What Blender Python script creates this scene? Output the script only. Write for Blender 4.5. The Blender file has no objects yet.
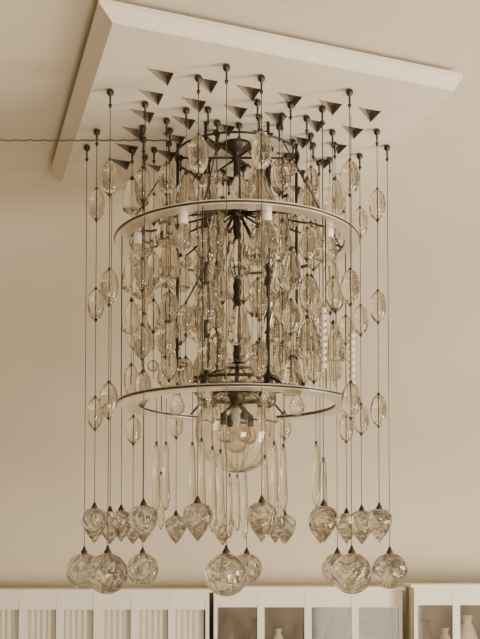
import bpy, math, random
from mathutils import Vector
random.seed(7)
S=0.5; EYE=5.0
D=bpy.data
def W(p): return (p[0]*S,p[1]*S,(p[2]+EYE)*S)

# ---------------------------------------------------------------- materials
def newmat(name):
    m=D.materials.new(name); m.use_nodes=True
    nt=m.node_tree; b=nt.nodes['Principled BSDF']
    return m,nt,b
def plain(name,col,rough=.6,metal=0.,noise=0.0,nscale=3.,bump=0.):
    m,nt,b=newmat(name)
    b.inputs['Roughness'].default_value=rough; b.inputs['Metallic'].default_value=metal
    b.inputs['Base Color'].default_value=(*col,1)
    if noise or bump:
        tc=nt.nodes.new('ShaderNodeTexCoord')
        n=nt.nodes.new('ShaderNodeTexNoise'); n.inputs['Scale'].default_value=nscale; n.inputs['Detail'].default_value=6
        nt.links.new(tc.outputs['Object'],n.inputs['Vector'])
        r=nt.nodes.new('ShaderNodeMixRGB')
        r.inputs[1].default_value=(*[c*(1-noise) for c in col],1)
        r.inputs[2].default_value=(*[min(1,c*(1+noise)) for c in col],1)
        nt.links.new(n.outputs['Fac'],r.inputs[0]); nt.links.new(r.outputs[0],b.inputs['Base Color'])
    return m
def glass(name,col,scale=0,bstr=0,vein=0.,ior=1.45,dist=.004,thin=0.,swirl=False):
    """clear glass; optional soft wavy relief; 'thin' mixes straight-through glass for blown pieces"""
    m,nt,b=newmat(name); N=nt.nodes; L=nt.links
    b.inputs['Transmission Weight'].default_value=1; b.inputs['IOR'].default_value=ior
    b.inputs['Roughness'].default_value=.02; b.inputs['Base Color'].default_value=(*col,1)
    if scale:
        tc=N.new('ShaderNodeTexCoord')
        if swirl:
            v=N.new('ShaderNodeTexNoise'); v.inputs['Scale'].default_value=scale; v.inputs['Detail'].default_value=1.5
            v.inputs['Distortion'].default_value=1.3; ho=v.outputs['Fac']
        else:
            v=N.new('ShaderNodeTexVoronoi'); v.feature='SMOOTH_F1'; v.inputs['Scale'].default_value=scale; ho=v.outputs['Distance']
        L.new(tc.outputs['Object'],v.inputs['Vector'])
        bp=N.new('ShaderNodeBump'); bp.inputs['Strength'].default_value=bstr; bp.inputs['Distance'].default_value=dist
        L.new(ho,bp.inputs['Height']); L.new(bp.outputs[0],b.inputs['Normal'])
        if vein:
            cr=N.new('ShaderNodeValToRGB'); e=cr.color_ramp.elements
            e[0].position=.40; e[0].color=(*col,1); e[1].position=.58; e[1].color=(*col,1)
            x=e.new(.49); x.color=(*[c*(1-vein) for c in col],1)
            L.new(ho,cr.inputs[0]); L.new(cr.outputs[0],b.inputs['Base Color'])
    if thin:
        t=N.new('ShaderNodeBsdfTransparent'); t.inputs[0].default_value=(*col,1)
        mx=N.new('ShaderNodeMixShader'); mx.inputs[0].default_value=thin; out=N['Material Output']
        L.new(b.outputs[0],mx.inputs[1]); L.new(t.outputs[0],mx.inputs[2]); L.new(mx.outputs[0],out.inputs['Surface'])
    return m
WC=(.655,.58,.455)
M_wall=plain('plaster_wall',WC,.9,0,.12,.8)
M_ceil=plain('plaster_ceiling',WC,.9,0,.12,.8)
M_wall2=plain('side_wall_darkened',(.34,.27,.19),.9,0,.1,.9)  # side wall out of view, darkened so less light bounces onto panel and glass
M_floor=plain('wood_floor',(.5,.42,.32),.5,0,.15,5)
M_panel=plain('painted_panel',(.74,.665,.54),.8,0,.06,6)
M_hole=plain('recess_shade',(.26,.20,.14),.9)  # dark colour stands in for the shade inside the coffers
M_dark=plain('aged_bronze',(.045,.033,.023),.4,.5)
M_wire=plain('wire_bronze',(.11,.085,.06),.45,.5)
M_ring=plain('ring_plate_metal',(.82,.75,.63),.28,.75)
M_glass=glass('bead_glass',(.90,.86,.78),42,.7,0,thin=.08)
M_facet=glass('cut_glass',(.89,.85,.765),thin=.08)
M_prism=glass('prism_glass',(.92,.88,.80),thin=.12)
M_orb=glass('orb_glass',(.90,.855,.76),13,1.0,.85,dist=.03,swirl=True,thin=.10)
M_clear=glass('clear_glass',(.95,.92,.86),thin=.0)
M_bulbg=glass('bulb_glass',(.98,.95,.9),thin=.3)
M_pearl=plain('pearl_glass',(.62,.54,.42),.15)
M_cab=plain('cabinet_white_paint',(.84,.78,.665),.6,0,.04,5)
M_cabin=plain('cabinet_interior',(.17,.13,.09),.8)
M_curt=plain('cabinet_curtain',(.66,.595,.48),.9,0,.06,9)
M_obj=plain('ceramic_dark',(.07,.05,.035),.4)
M_obj2=plain('ceramic_light',(.60,.53,.42),.4)
M_sock=plain('socket_porcelain',(.80,.74,.63),.3)
M_pane,nt,b=newmat('cabinet_pane'); b.inputs['Alpha'].default_value=.15; b.inputs['Roughness'].default_value=.05; b.inputs['Base Color'].default_value=(.4,.33,.25,1)

# ---------------------------------------------------------------- mesh buffer
import bmesh
class Buf:
    def __init__(s): s.v=[]; s.f=[]
    def lathe(s,prof,c,seg=16,rot=0.):
        base=len(s.v); n=len(prof)
        for (r,z) in prof:
            r=max(r,.0004)
            for k in range(seg):
                a=2*math.pi*k/seg+rot
                s.v.append(W((c[0]+r*math.cos(a),c[1]+r*math.sin(a),c[2]+z)))
        for i in range(n-1):
            for k in range(seg):
                k2=(k+1)%seg
                s.f.append((base+i*seg+k,base+i*seg+k2,base+(i+1)*seg+k2,base+(i+1)*seg+k))
        s.f.append(tuple(base+k for k in range(seg))[::-1]); s.f.append(tuple(base+(n-1)*seg+k for k in range(seg)))
    def path(s,pts,r,seg=6,closed=False):
        base=len(s.v); n=len(pts); P=[Vector(p) for p in pts]
        for i,p in enumerate(P):
            if closed: d=P[(i+1)%n]-P[i-1]
            else: d=P[min(i+1,n-1)]-P[max(i-1,0)]
            d.normalize(); up=Vector((0,0,1)) if abs(d.z)<.95 else Vector((1,0,0))
            a=d.cross(up).normalized(); b=d.cross(a)
            for k in range(seg):
                t=2*math.pi*k/seg
                q=p+a*math.cos(t)*r+b*math.sin(t)*r
                s.v.append(W(q))
        m=n if closed else n-1
        for i in range(m):
            j=(i+1)%n
            for k in range(seg):
                k2=(k+1)%seg
                s.f.append((base+i*seg+k,base+i*seg+k2,base+j*seg+k2,base+j*seg+k))
        if not closed:
            s.f.append(tuple(base+k for k in range(seg))); s.f.append(tuple(base+(n-1)*seg+k for k in range(seg))[::-1])
    def box(s,x0,x1,y0,y1,z0,z1):
        b=len(s.v)
        for x in (x0,x1):
            for y in (y0,y1):
                for z in (z0,z1): s.v.append(W((x,y,z)))
        for f in ((0,1,3,2),(4,6,7,5),(0,4,5,1),(2,3,7,6),(0,2,6,4),(1,5,7,3)): s.f.append(tuple(b+i for i in f))
    def obj(s,name,mat,parent=None,smooth=True,fix=True):
        me=D.meshes.new(name); me.from_pydata(s.v,[],s.f); me.update()
        if fix:
            bm=bmesh.new(); bm.from_mesh(me); bmesh.ops.recalc_face_normals(bm,faces=bm.faces); bm.to_mesh(me); bm.free()
        for p in me.polygons: p.use_smooth=smooth
        me.materials.append(mat)
        o=D.objects.new(name,me); bpy.context.scene.collection.objects.link(o)
        if parent: o.parent=parent
        return o
def empty(name):
    o=D.objects.new(name,None); bpy.context.scene.collection.objects.link(o); return o

# ---------------------------------------------------------------- room
XW=11.0
prof=[(-16,3.62)]+[(2.5,3.62)]
for i in range(1,33):
    t=i/32*math.pi/2
    prof.append((2.5+7.2*math.sin(t),3.62-4.0*(1-math.cos(t))))
split=18
def strip(pts,name,mat):
    b=Buf()
    for (y,z) in pts: b.v.append(W((-XW,y,z))); b.v.append(W((XW,y,z)))
    for i in range(len(pts)-1): b.f.append((2*i,2*i+1,2*i+3,2*i+2))
    return b.obj(name,mat,fix=False)
strip(prof[:split+1],'ceiling',M_ceil)
strip(prof[split:]+[(9.7,-5.0)],'wall_back',M_wall)
b=Buf(); b.box(-XW,XW,-16,9.7,-5.1,-5.0); b.obj('floor',M_floor,smooth=False)
b=Buf(); b.box(-XW-.1,-XW,-16,9.7,-5.0,3.62); b.obj('wall_left',M_wall2,smooth=False)

# ---------------------------------------------------------------- ceiling panel
cx,cy=-.03,-.06
U=Vector((.93,.368)).normalized(); V=Vector((-.285,.957)).normalized()
def PU(u,v,z): return (cx+U.x*u+V.x*v, cy+U.y*u+V.y*v, z)
hu,hv=1.38,1.51; ZB=3.45; ZT=3.57; ins=.05; insl=.10
root=empty('coffered_ceiling_panel')
b=Buf()
def q(*pts):
    i=len(b.v)
    for p in pts: b.v.append(W(p))
    b.f.append(tuple(range(i,i+len(pts))))
g=.34; G=3*g
bo=[(-hu+insl,-hv+ins),(hu-ins,-hv+ins),(hu-ins,hv-ins),(-hu+insl,hv-ins)]
to=[(-hu,-hv),(hu,-hv),(hu,hv),(-hu,hv)]
gr=[(-G,-G),(G,-G),(G,G),(-G,G)]
for i in range(4):
    j=(i+1)%4
    q(PU(*bo[i],ZB),PU(*bo[j],ZB),PU(*gr[j],ZB),PU(*gr[i],ZB))
    q(PU(*to[i],ZT-.03),PU(*to[j],ZT-.03),PU(*bo[j],ZB),PU(*bo[i],ZB))
    q(PU(*to[i],ZT),PU(*to[j],ZT),PU(*to[j],ZT-.03),PU(*to[i],ZT-.03))
q(*[PU(*t,ZT) for t in to])
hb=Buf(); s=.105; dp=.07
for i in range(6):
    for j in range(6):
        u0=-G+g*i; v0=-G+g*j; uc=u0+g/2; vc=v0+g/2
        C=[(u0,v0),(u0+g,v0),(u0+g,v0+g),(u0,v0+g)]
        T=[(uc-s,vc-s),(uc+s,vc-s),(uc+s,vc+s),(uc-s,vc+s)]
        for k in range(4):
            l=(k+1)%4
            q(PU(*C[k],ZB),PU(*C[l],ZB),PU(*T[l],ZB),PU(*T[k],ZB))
        # shallow sloped half of the coffer + deep half with its shade put in as dark colour
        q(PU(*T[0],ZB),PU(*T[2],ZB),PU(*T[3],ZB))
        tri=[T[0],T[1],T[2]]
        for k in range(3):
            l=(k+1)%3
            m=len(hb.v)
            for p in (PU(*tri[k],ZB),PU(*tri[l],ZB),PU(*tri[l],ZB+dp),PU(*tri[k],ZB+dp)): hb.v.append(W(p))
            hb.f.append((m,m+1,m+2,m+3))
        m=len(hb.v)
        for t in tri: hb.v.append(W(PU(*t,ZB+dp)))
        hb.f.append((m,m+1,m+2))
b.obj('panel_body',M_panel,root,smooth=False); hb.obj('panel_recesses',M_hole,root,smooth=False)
b=Buf()
for (u,v) in ((-.9,-1),(.9,-1),(.9,1),(-.9,1)): b.lathe([(.12,0),(.12,.06)],PU(u,v,ZT-.005))
b.obj('ceiling_spacers',M_dark,root)

# ---------------------------------------------------------------- chandelier
ch=empty('chandelier')
B={k:Buf() for k in ('glass','facet','prism','orb','metal','wire','pearl','clear','bulb','socket')}
def almond(b_,c,a=.066,h=.125,seg=14):
    pr=[(a*math.sin(math.pi*i/16)**.85,h*math.cos(math.pi*i/16)) for i in range(17)]
    b_.lathe(pr,c,seg)
    for sgn in (1,-1):
        B['metal'].lathe([(.012,0),(.017,.006*sgn),(.011,.018*sgn),(.004,.03*sgn)],(c[0],c[1],c[2]+sgn*(h-.008)),8)
def pear(c,k=1.):
    pr=[(.014,.15),(.034,.14),(.05,.10),(.066,.04),(.082,-.03),(.092,-.085),(.088,-.125),(.06,-.15),(.015,-.158)]
    B['facet'].lathe([(r*k,z*k) for r,z in pr],c,12,random.random())
    B['metal'].lathe([(.014,0),(.019,.015),(.006,.04)],(c[0],c[1],c[2]+.145*k),8)
def tulip(c,k=1.):
    pr=[(.015,.115),(.05,.112),(.09,.09),(.115,.05),(.116,.01),(.102,-.04),(.075,-.09),(.042,-.135),(.018,-.165),(.004,-.185)]
    B['orb'].lathe([(r*k,z*k) for r,z in pr],c,20)
    B['metal'].lathe([(.02,0),(.028,.01),(.018,.028),(.006,.055)],(c[0],c[1],c[2]+.11*k),10)
def ball(b_,c,r,seg=8,n=6):
    b_.lathe([(r*math.sin(math.pi*i/n),r*math.cos(math.pi*i/n)) for i in range(n+1)],c,seg)
def sphere(c,r=.15):
    ball(B['orb'],c,r,32,20)
    B['metal'].lathe([(.022,0),(.032,.01),(.018,.028),(.006,.06)],(c[0],c[1],c[2]+r-.004),10)
def wire(x,y,z0,z1,r=.0034): B['wire'].path([(x,y,z0),(x,y,z1)],r,5)
def finial(x,y,z=ZB):
    B['metal'].lathe([(.006,0),(.022,-.006),(.029,-.024),(.022,-.044),(.009,-.052),(.007,-.11),(.016,-.12),(.005,-.145)],(x,y,z),10)
outer=[(-.07,-1.38),(.84,-1.0),(1.27,.02),(.93,1.0),(.09,1.45),(-.88,1.0),(-1.27,.02),(-.94,-1.0)]
for i,(x,y) in enumerate(outer):
    finial(x,y); wire(x,y,-.02,ZB)
    sphere((x,y,-.15))
    if i in (1,7):
        for z in (2.78,1.96,1.12): almond(B['glass'],(x,y,z),.07,.128)
second=[(-1.14,-.3,1),(-1.1,.35,0),(-.95,.8,1),(-.70,-.8,0),(-.275,-1.22,1),(.18,-1.22,1),(-.58,1.15,1),(-.14,1.25,0),(.45,1.2,1),(.66,-.72,0),(.72,.35,0),(.98,.65,1),(1.06,.2,1),(1.14,-.3,1)]
for (x,y,f) in second:
    finial(x,y); wire(x,y,.36,ZB)
    tulip((x,y,.25),random.uniform(.9,1.0))
    if f:
        zs=(2.84,2.0,1.14) if abs(x)>.9 else (2.9,2.05,1.2)
        a,h=.068,.125
        if y<0 and abs(x)<.5: zs=(2.88,); a,h=.075,.14
        for z in zs: almond(B['glass'],(x,y,z+random.uniform(-.02,.02)),a,h)
for (x,y) in ((-.95,-.1),(.35,.9)):
    tulip((x,y,.25),.85); wire(x,y,.36,1.2)
# inner strings
pts=[]; tries=0
while len(pts)<42 and tries<8000:
    tries+=1
    a=random.uniform(0,2*math.pi); r=math.sqrt(random.uniform(.25**2,.9**2))
    x,y=r*math.cos(a),r*math.sin(a)
    if all((x-p[0])**2+(y-p[1])**2>.17**2 for p in pts): pts.append((x,y))
for (x,y) in pts:
    finial(x,y)
    wire(x,y,random.uniform(1.35,1.5),ZB,.003)
    z=random.uniform(2.7,3.05)
    while z>1.32:
        if abs(z-2.57)<.17 and math.hypot(x,y)>.8: z-=.3; continue
        t=random.random()
        if t<.5: almond(B['glass'],(x,y,z),random.uniform(.062,.078),random.uniform(.115,.145))
        elif t<.92: pear((x,y,z),random.uniform(.9,1.08))
        else: ball(B['glass'],(x,y,z),.05,12,10)
        z-=random.uniform(.36,.55)
for (x,y,z0,z1) in ((.66,-.75,1.85,1.4),(.90,-.55,1.7,1.2)):
    z=z0; wire(x,y,z1,ZB,.003)
    while z>z1: ball(B['pearl'],(x,y,z),.026,10,8); z-=.053
pri=[(-.62,-.6),(-.55,-.55),(-.33,-.87),(-.26,-.89),(-.18,-.91),(-.12,-.9),(-.07,.9),(.0,.91),(.07,.9),(.21,-.9),(.28,-.88),(.35,-.85),(.40,.82),(.61,-.65),(.67,-.6),(-.68,.6)]
for (x,y) in pri:
    L=random.uniform(.48,.64); zt=random.uniform(.70,.86)
    B['prism'].lathe([(.008,zt),(.023,zt-.03),(.034,zt-L+.09),(.022,zt-L+.03),(.003,zt-L)],(x,y,0),8,random.random()*3)
    wire(x,y,zt-.01,1.2,.0028); ball(B['metal'],(x,y,zt+.01),.012)
def annulus(r0,r1,z,t,name,seg=96):
    m=Buf()
    for (a,c_) in ((r0,z),(r1,z),(r1,z+t),(r0,z+t)):
        for k in range(seg):
            an=2*math.pi*k/seg; m.v.append(W((a*math.cos(an),a*math.sin(an),c_)))
    for i in range(4):
        for k in range(seg):
            k2=(k+1)%seg; j=(i+1)%4
            m.f.append((i*seg+k,i*seg+k2,j*seg+k2,j*seg+k))
    m.obj(name,M_ring,ch,smooth=False)
    for r in (r0,r1):
        B['metal'].path([(r*math.cos(2*math.pi*k/seg),r*math.sin(2*math.pi*k/seg),z+t/2) for k in range(seg)],.008,6,True)
annulus(.90,1.02,2.58,.035,'upper_ring')
annulus(.82,.99,1.22,.03,'lower_ring')
def dring(r,z,t=.012):
    B['metal'].path([(r*math.cos(2*math.pi*k/48),r*math.sin(2*math.pi*k/48),z) for k in range(48)],t,8,True)
dring(.52,3.33,.010); dring(.5,1.4,.013)
B['metal'].lathe([(.12,3.45),(.12,3.42),(.05,3.38),(.03,3.34),(.03,2.95),(.055,2.9),(.055,2.83),(.03,2.8)],(0,0,0),16)
for ph in (0,2.09,4.19):
    B['metal'].path([(.022*math.cos(ph+z*22),.022*math.sin(ph+z*22),2.85-z) for z in [i*.02 for i in range(64)]],.014,6)
for k in range(12):
    a=2*math.pi*(k+.3)/12
    B['metal'].path([(.05*math.cos(a),.05*math.sin(a),2.86),(.95*math.cos(a),.95*math.sin(a),2.6)],.009,6)
for k in range(6):
    a=2*math.pi*(k+.5)/6
    B['metal'].path([(.04*math.cos(a),.04*math.sin(a),2.83),(.5*math.cos(a),.5*math.sin(a),2.0)],.0065,6)
for k in range(6):
    a=2*math.pi*k/6
    x,y=.5*math.cos(a),.5*math.sin(a)
    B['metal'].path([(x,y,3.45),(x,y,1.4)],.013,8)
    B['metal'].path([(x,y,1.4),(.9*math.cos(a),.9*math.sin(a),1.23)],.010,6)
    B['metal'].path([(x,y,3.33),(.03*math.cos(a),.03*math.sin(a),3.33)],.009,6)
    B['metal'].path([(x,y,1.4),(0,0,1.6)],.009,6)
    a2=a+.26
    B['metal'].path([(.97*math.cos(a2),.97*math.sin(a2),2.6),(.97*math.cos(a2),.97*math.sin(a2),1.23)],.005,6)
    B['metal'].path([(.95*math.cos(a2),.95*math.sin(a2),2.6),(.52*math.cos(a2),.52*math.sin(a2),3.33)],.006,6)
def bulb(c,k=1.,sk='socket'):
    B[sk].lathe([(.03*k,.0),(.04*k,-.02),(.04*k,-.09),(.03*k,-.1)],c,12)
    B['bulb'].lathe([(.028*k,-.095*k),(.032*k,-.12*k),(.06*k,-.17*k),(.075*k,-.22*k),(.065*k,-.27*k),(.03*k,-.3*k),(.002,-.305*k)],c,14)
for k in range(8):
    a=2*math.pi*(k+.35)/8
    bulb((.84*math.cos(a),.84*math.sin(a),2.62))
    B['metal'].path([(.84*math.cos(a),.84*math.sin(a),2.62),(.97*math.cos(a),.97*math.sin(a),2.6)],.012,6)
for k in range(6):
    a=2*math.pi*k/6
    bulb((.5*math.cos(a),.5*math.sin(a),1.42),.9,'metal')
# globe (blown glass, open neck)
gz=1.0; R=.34; gy=-.15
def arcp(r): return [(r*math.sin(.28+(math.pi-.28)*i/28),r*math.cos(.28+(math.pi-.28)*i/28)) for i in range(29)]
pr=arcp(R)+arcp(R-.022)[::-1]
g_=Buf(); g_.lathe(pr,(0,gy,gz),56); g_.f=g_.f[:-2]; n0=len(pr)
for k in range(56): g_.f.append(((n0-1)*56+k,(n0-1)*56+(k+1)%56,(k+1)%56,k))
g_.obj('glass_globe',M_clear,ch)
B['metal'].lathe([(.07,1.42),(.085,1.36),(.07,1.28),(.05,1.2)],(0,gy,0),16)
B['metal'].path([(0,0,1.6),(0,gy,1.4)],.018,8)
bulb((0,gy,1.18),1.2)
for k in range(4):
    a=k*math.pi/2+.5
    x,y=.12*math.cos(a),gy+.12*math.sin(a)
    bulb((x,y,1.14),.8,'metal'); B['metal'].path([(0,gy,1.24),(x,y,1.14)],.012,6)
d=Buf(); o_=[(.02,.16),(.12,.15),(.2,.1),(.25,.02),(.27,-.1)]
pr=o_+[(r-.008,z-.006) for r,z in o_[::-1]]
d.lathe(pr,(0,gy,1.38),40); d.f=d.f[:-2]
for k in range(40): d.f.append(((len(pr)-1)*40+k,(len(pr)-1)*40+(k+1)%40,(k+1)%40,k))
d.obj('glass_dome',M_clear,ch)
for k in range(6):
    a=2*math.pi*k/6+.2
    B['wire'].path([((R+.002)*math.sin(t)*math.cos(a),gy+(R+.002)*math.sin(t)*math.sin(a),gz+(R+.002)*math.cos(t)) for t in [math.pi*(i/20) for i in range(21)]],.0025,5)
B['glass'].obj('glass_beads',M_glass,ch); B['facet'].obj('cut_drops',M_facet,ch,smooth=False)
B['prism'].obj('long_prisms',M_prism,ch,smooth=True)
B['orb'].obj('glass_orbs',M_orb,ch); B['metal'].obj('metal_frame',M_dark,ch); B['wire'].obj('hanging_wires',M_wire,ch)
B['pearl'].obj('pearl_strands',M_pearl,ch); B['bulb'].obj('bulbs',M_bulbg,ch); B['socket'].obj('sockets',M_sock,ch)
# stay cord, part of the chandelier rigging
c=Buf(); P=[]
p0=Vector((-.5,-.12,3.43)); p1=Vector((-XW,-4.43,1.72))
for i in range(300):
    t=i/299; p=p0.lerp(p1,t); p.z-=.03*math.sin(math.pi*t); p.z+=.004*math.sin(i*2.2); P.append(tuple(p))
c.path(P,.006,6); c.obj('stay_cord',M_wire,ch)

# ---------------------------------------------------------------- cabinets
def cabinet(x0,x1,yf,zt,nd,style):
    r=empty('display_cabinet'); f=Buf(); z0=-5.0; yb=yf+.85
    f.box(x0-.05,x1+.05,yf-.06,yb,zt-.05,zt); f.box(x0,x1,yf,yb,zt-.1,zt-.05)
    f.box(x0,x0+.06,yf,yb,z0,zt-.1); f.box(x1-.06,x1,yf,yb,z0,zt-.1)
    f.box(x0,x1,yf,yb,z0,z0+.3)
    w=(x1-x0)/nd
    for i in range(nd+1):
        xx=x0+w*i; f.box(max(x0,xx-.06),min(x1,xx+.06),yf-.02,yf+.05,z0,zt-.08)
    for i in range(nd):
        f.box(x0+w*i,x0+w*(i+1),yf-.01,yf+.04,zt-.34,zt-.08)
        f.box(x0+w*i,x0+w*(i+1),yf-.01,yf+.04,-3.4,-3.2)
    f.obj('frame',M_cab,r,smooth=False)
    bk=Buf(); bk.box(x0+.06,x1-.06,yb-.05,yb-.02,z0+.3,zt-.14); bk.obj('back_board',M_cabin if style else M_curt,r,smooth=False)
    sh=Buf()
    for z in (-1.85,-2.6,-3.3): sh.box(x0+.06,x1-.06,yf+.1,yb-.05,z,z+.04)
    sh.obj('shelves',M_cab,r,smooth=False)
    if style:
        p=Buf()
        for i in range(nd): p.box(x0+w*i+.05,x0+w*(i+1)-.05,yf+.01,yf+.02,-3.2,zt-.34)
        p.obj('panes',M_pane,r,smooth=False)
        it=Buf(); it2=Buf()
        for zz in (-1.81,-2.56,-3.26):
            x=x0+.25
            while x<x1-.2:
                k=random.uniform(.9,1.6); tt=random.choice((it,it2,it,it))
                tt.lathe([(.05*k,0),(.1*k,.08*k),(.13*k,.22*k),(.08*k,.36*k),(.045*k,.42*k),(.07*k,.5*k)],(x,yf+.4,zz),12)
                x+=random.uniform(.3,.5)
        it.obj('vases_dark',M_obj,r); it2.obj('vases_light',M_obj2,r)
    else:
        cu=Buf(); x=x0+.06; i=0; pv=[]
        while x<x1-.05:
            pv.append((x,yf+.07+(.02 if i%2 else 0))); x+=.05; i+=1
        for (x,y) in pv: cu.v.append(W((x,y,-4.7))); cu.v.append(W((x,y,zt-.2)))
        for i in range(len(pv)-1): cu.f.append((2*i,2*i+1,2*i+3,2*i+2))
        cu.obj('pleated_curtain',M_curt,r,smooth=False)
cabinet(-6.2,-.5,8.75,-.62,9,0)
cabinet(-.42,2.78,8.75,-.58,4,1)
cabinet(2.9,6.4,8.3,-.52,5,1)

# ---------------------------------------------------------------- light
w=D.worlds.new('w'); bpy.context.scene.world=w; w.use_nodes=True
bg=w.node_tree.nodes['Background']; bg.inputs[0].default_value=(1,.91,.76,1); bg.inputs[1].default_value=.17
def area(name,loc,tgt,size,power,col=(1,.915,.775)):
    l=D.lights.new(name,'AREA'); l.shape='RECTANGLE'; l.size=size[0]; l.size_y=size[1]; l.energy=power; l.color=col
    o=D.objects.new(name,l); bpy.context.scene.collection.objects.link(o)
    o.location=loc; o.rotation_euler=(Vector(tgt)-Vector(loc)).to_track_quat('-Z','Y').to_euler()
area('added_key_light',(5.2,-1.6,1.4),(-.5,3,1.7),(1.6,2.4),520)  # added area lamp lighting from the right, no window behind it
area('front_light',(2.5,-7,.8),(.5,3,1.7),(2.0,1.6),370)
cam=D.cameras.new('camera'); co=D.objects.new('camera',cam); bpy.context.scene.collection.objects.link(co)
co.location=W((.025,-8.3,0)); TILT=2.5
co.rotation_euler=(math.radians(90+TILT),0,0)
f=1000; cam.sensor_width=36; cam.lens=f/639*36
cam.shift_y=(553-math.tan(math.radians(TILT))*f-319.5)/639
cam.clip_end=200
bpy.context.scene.camera=co
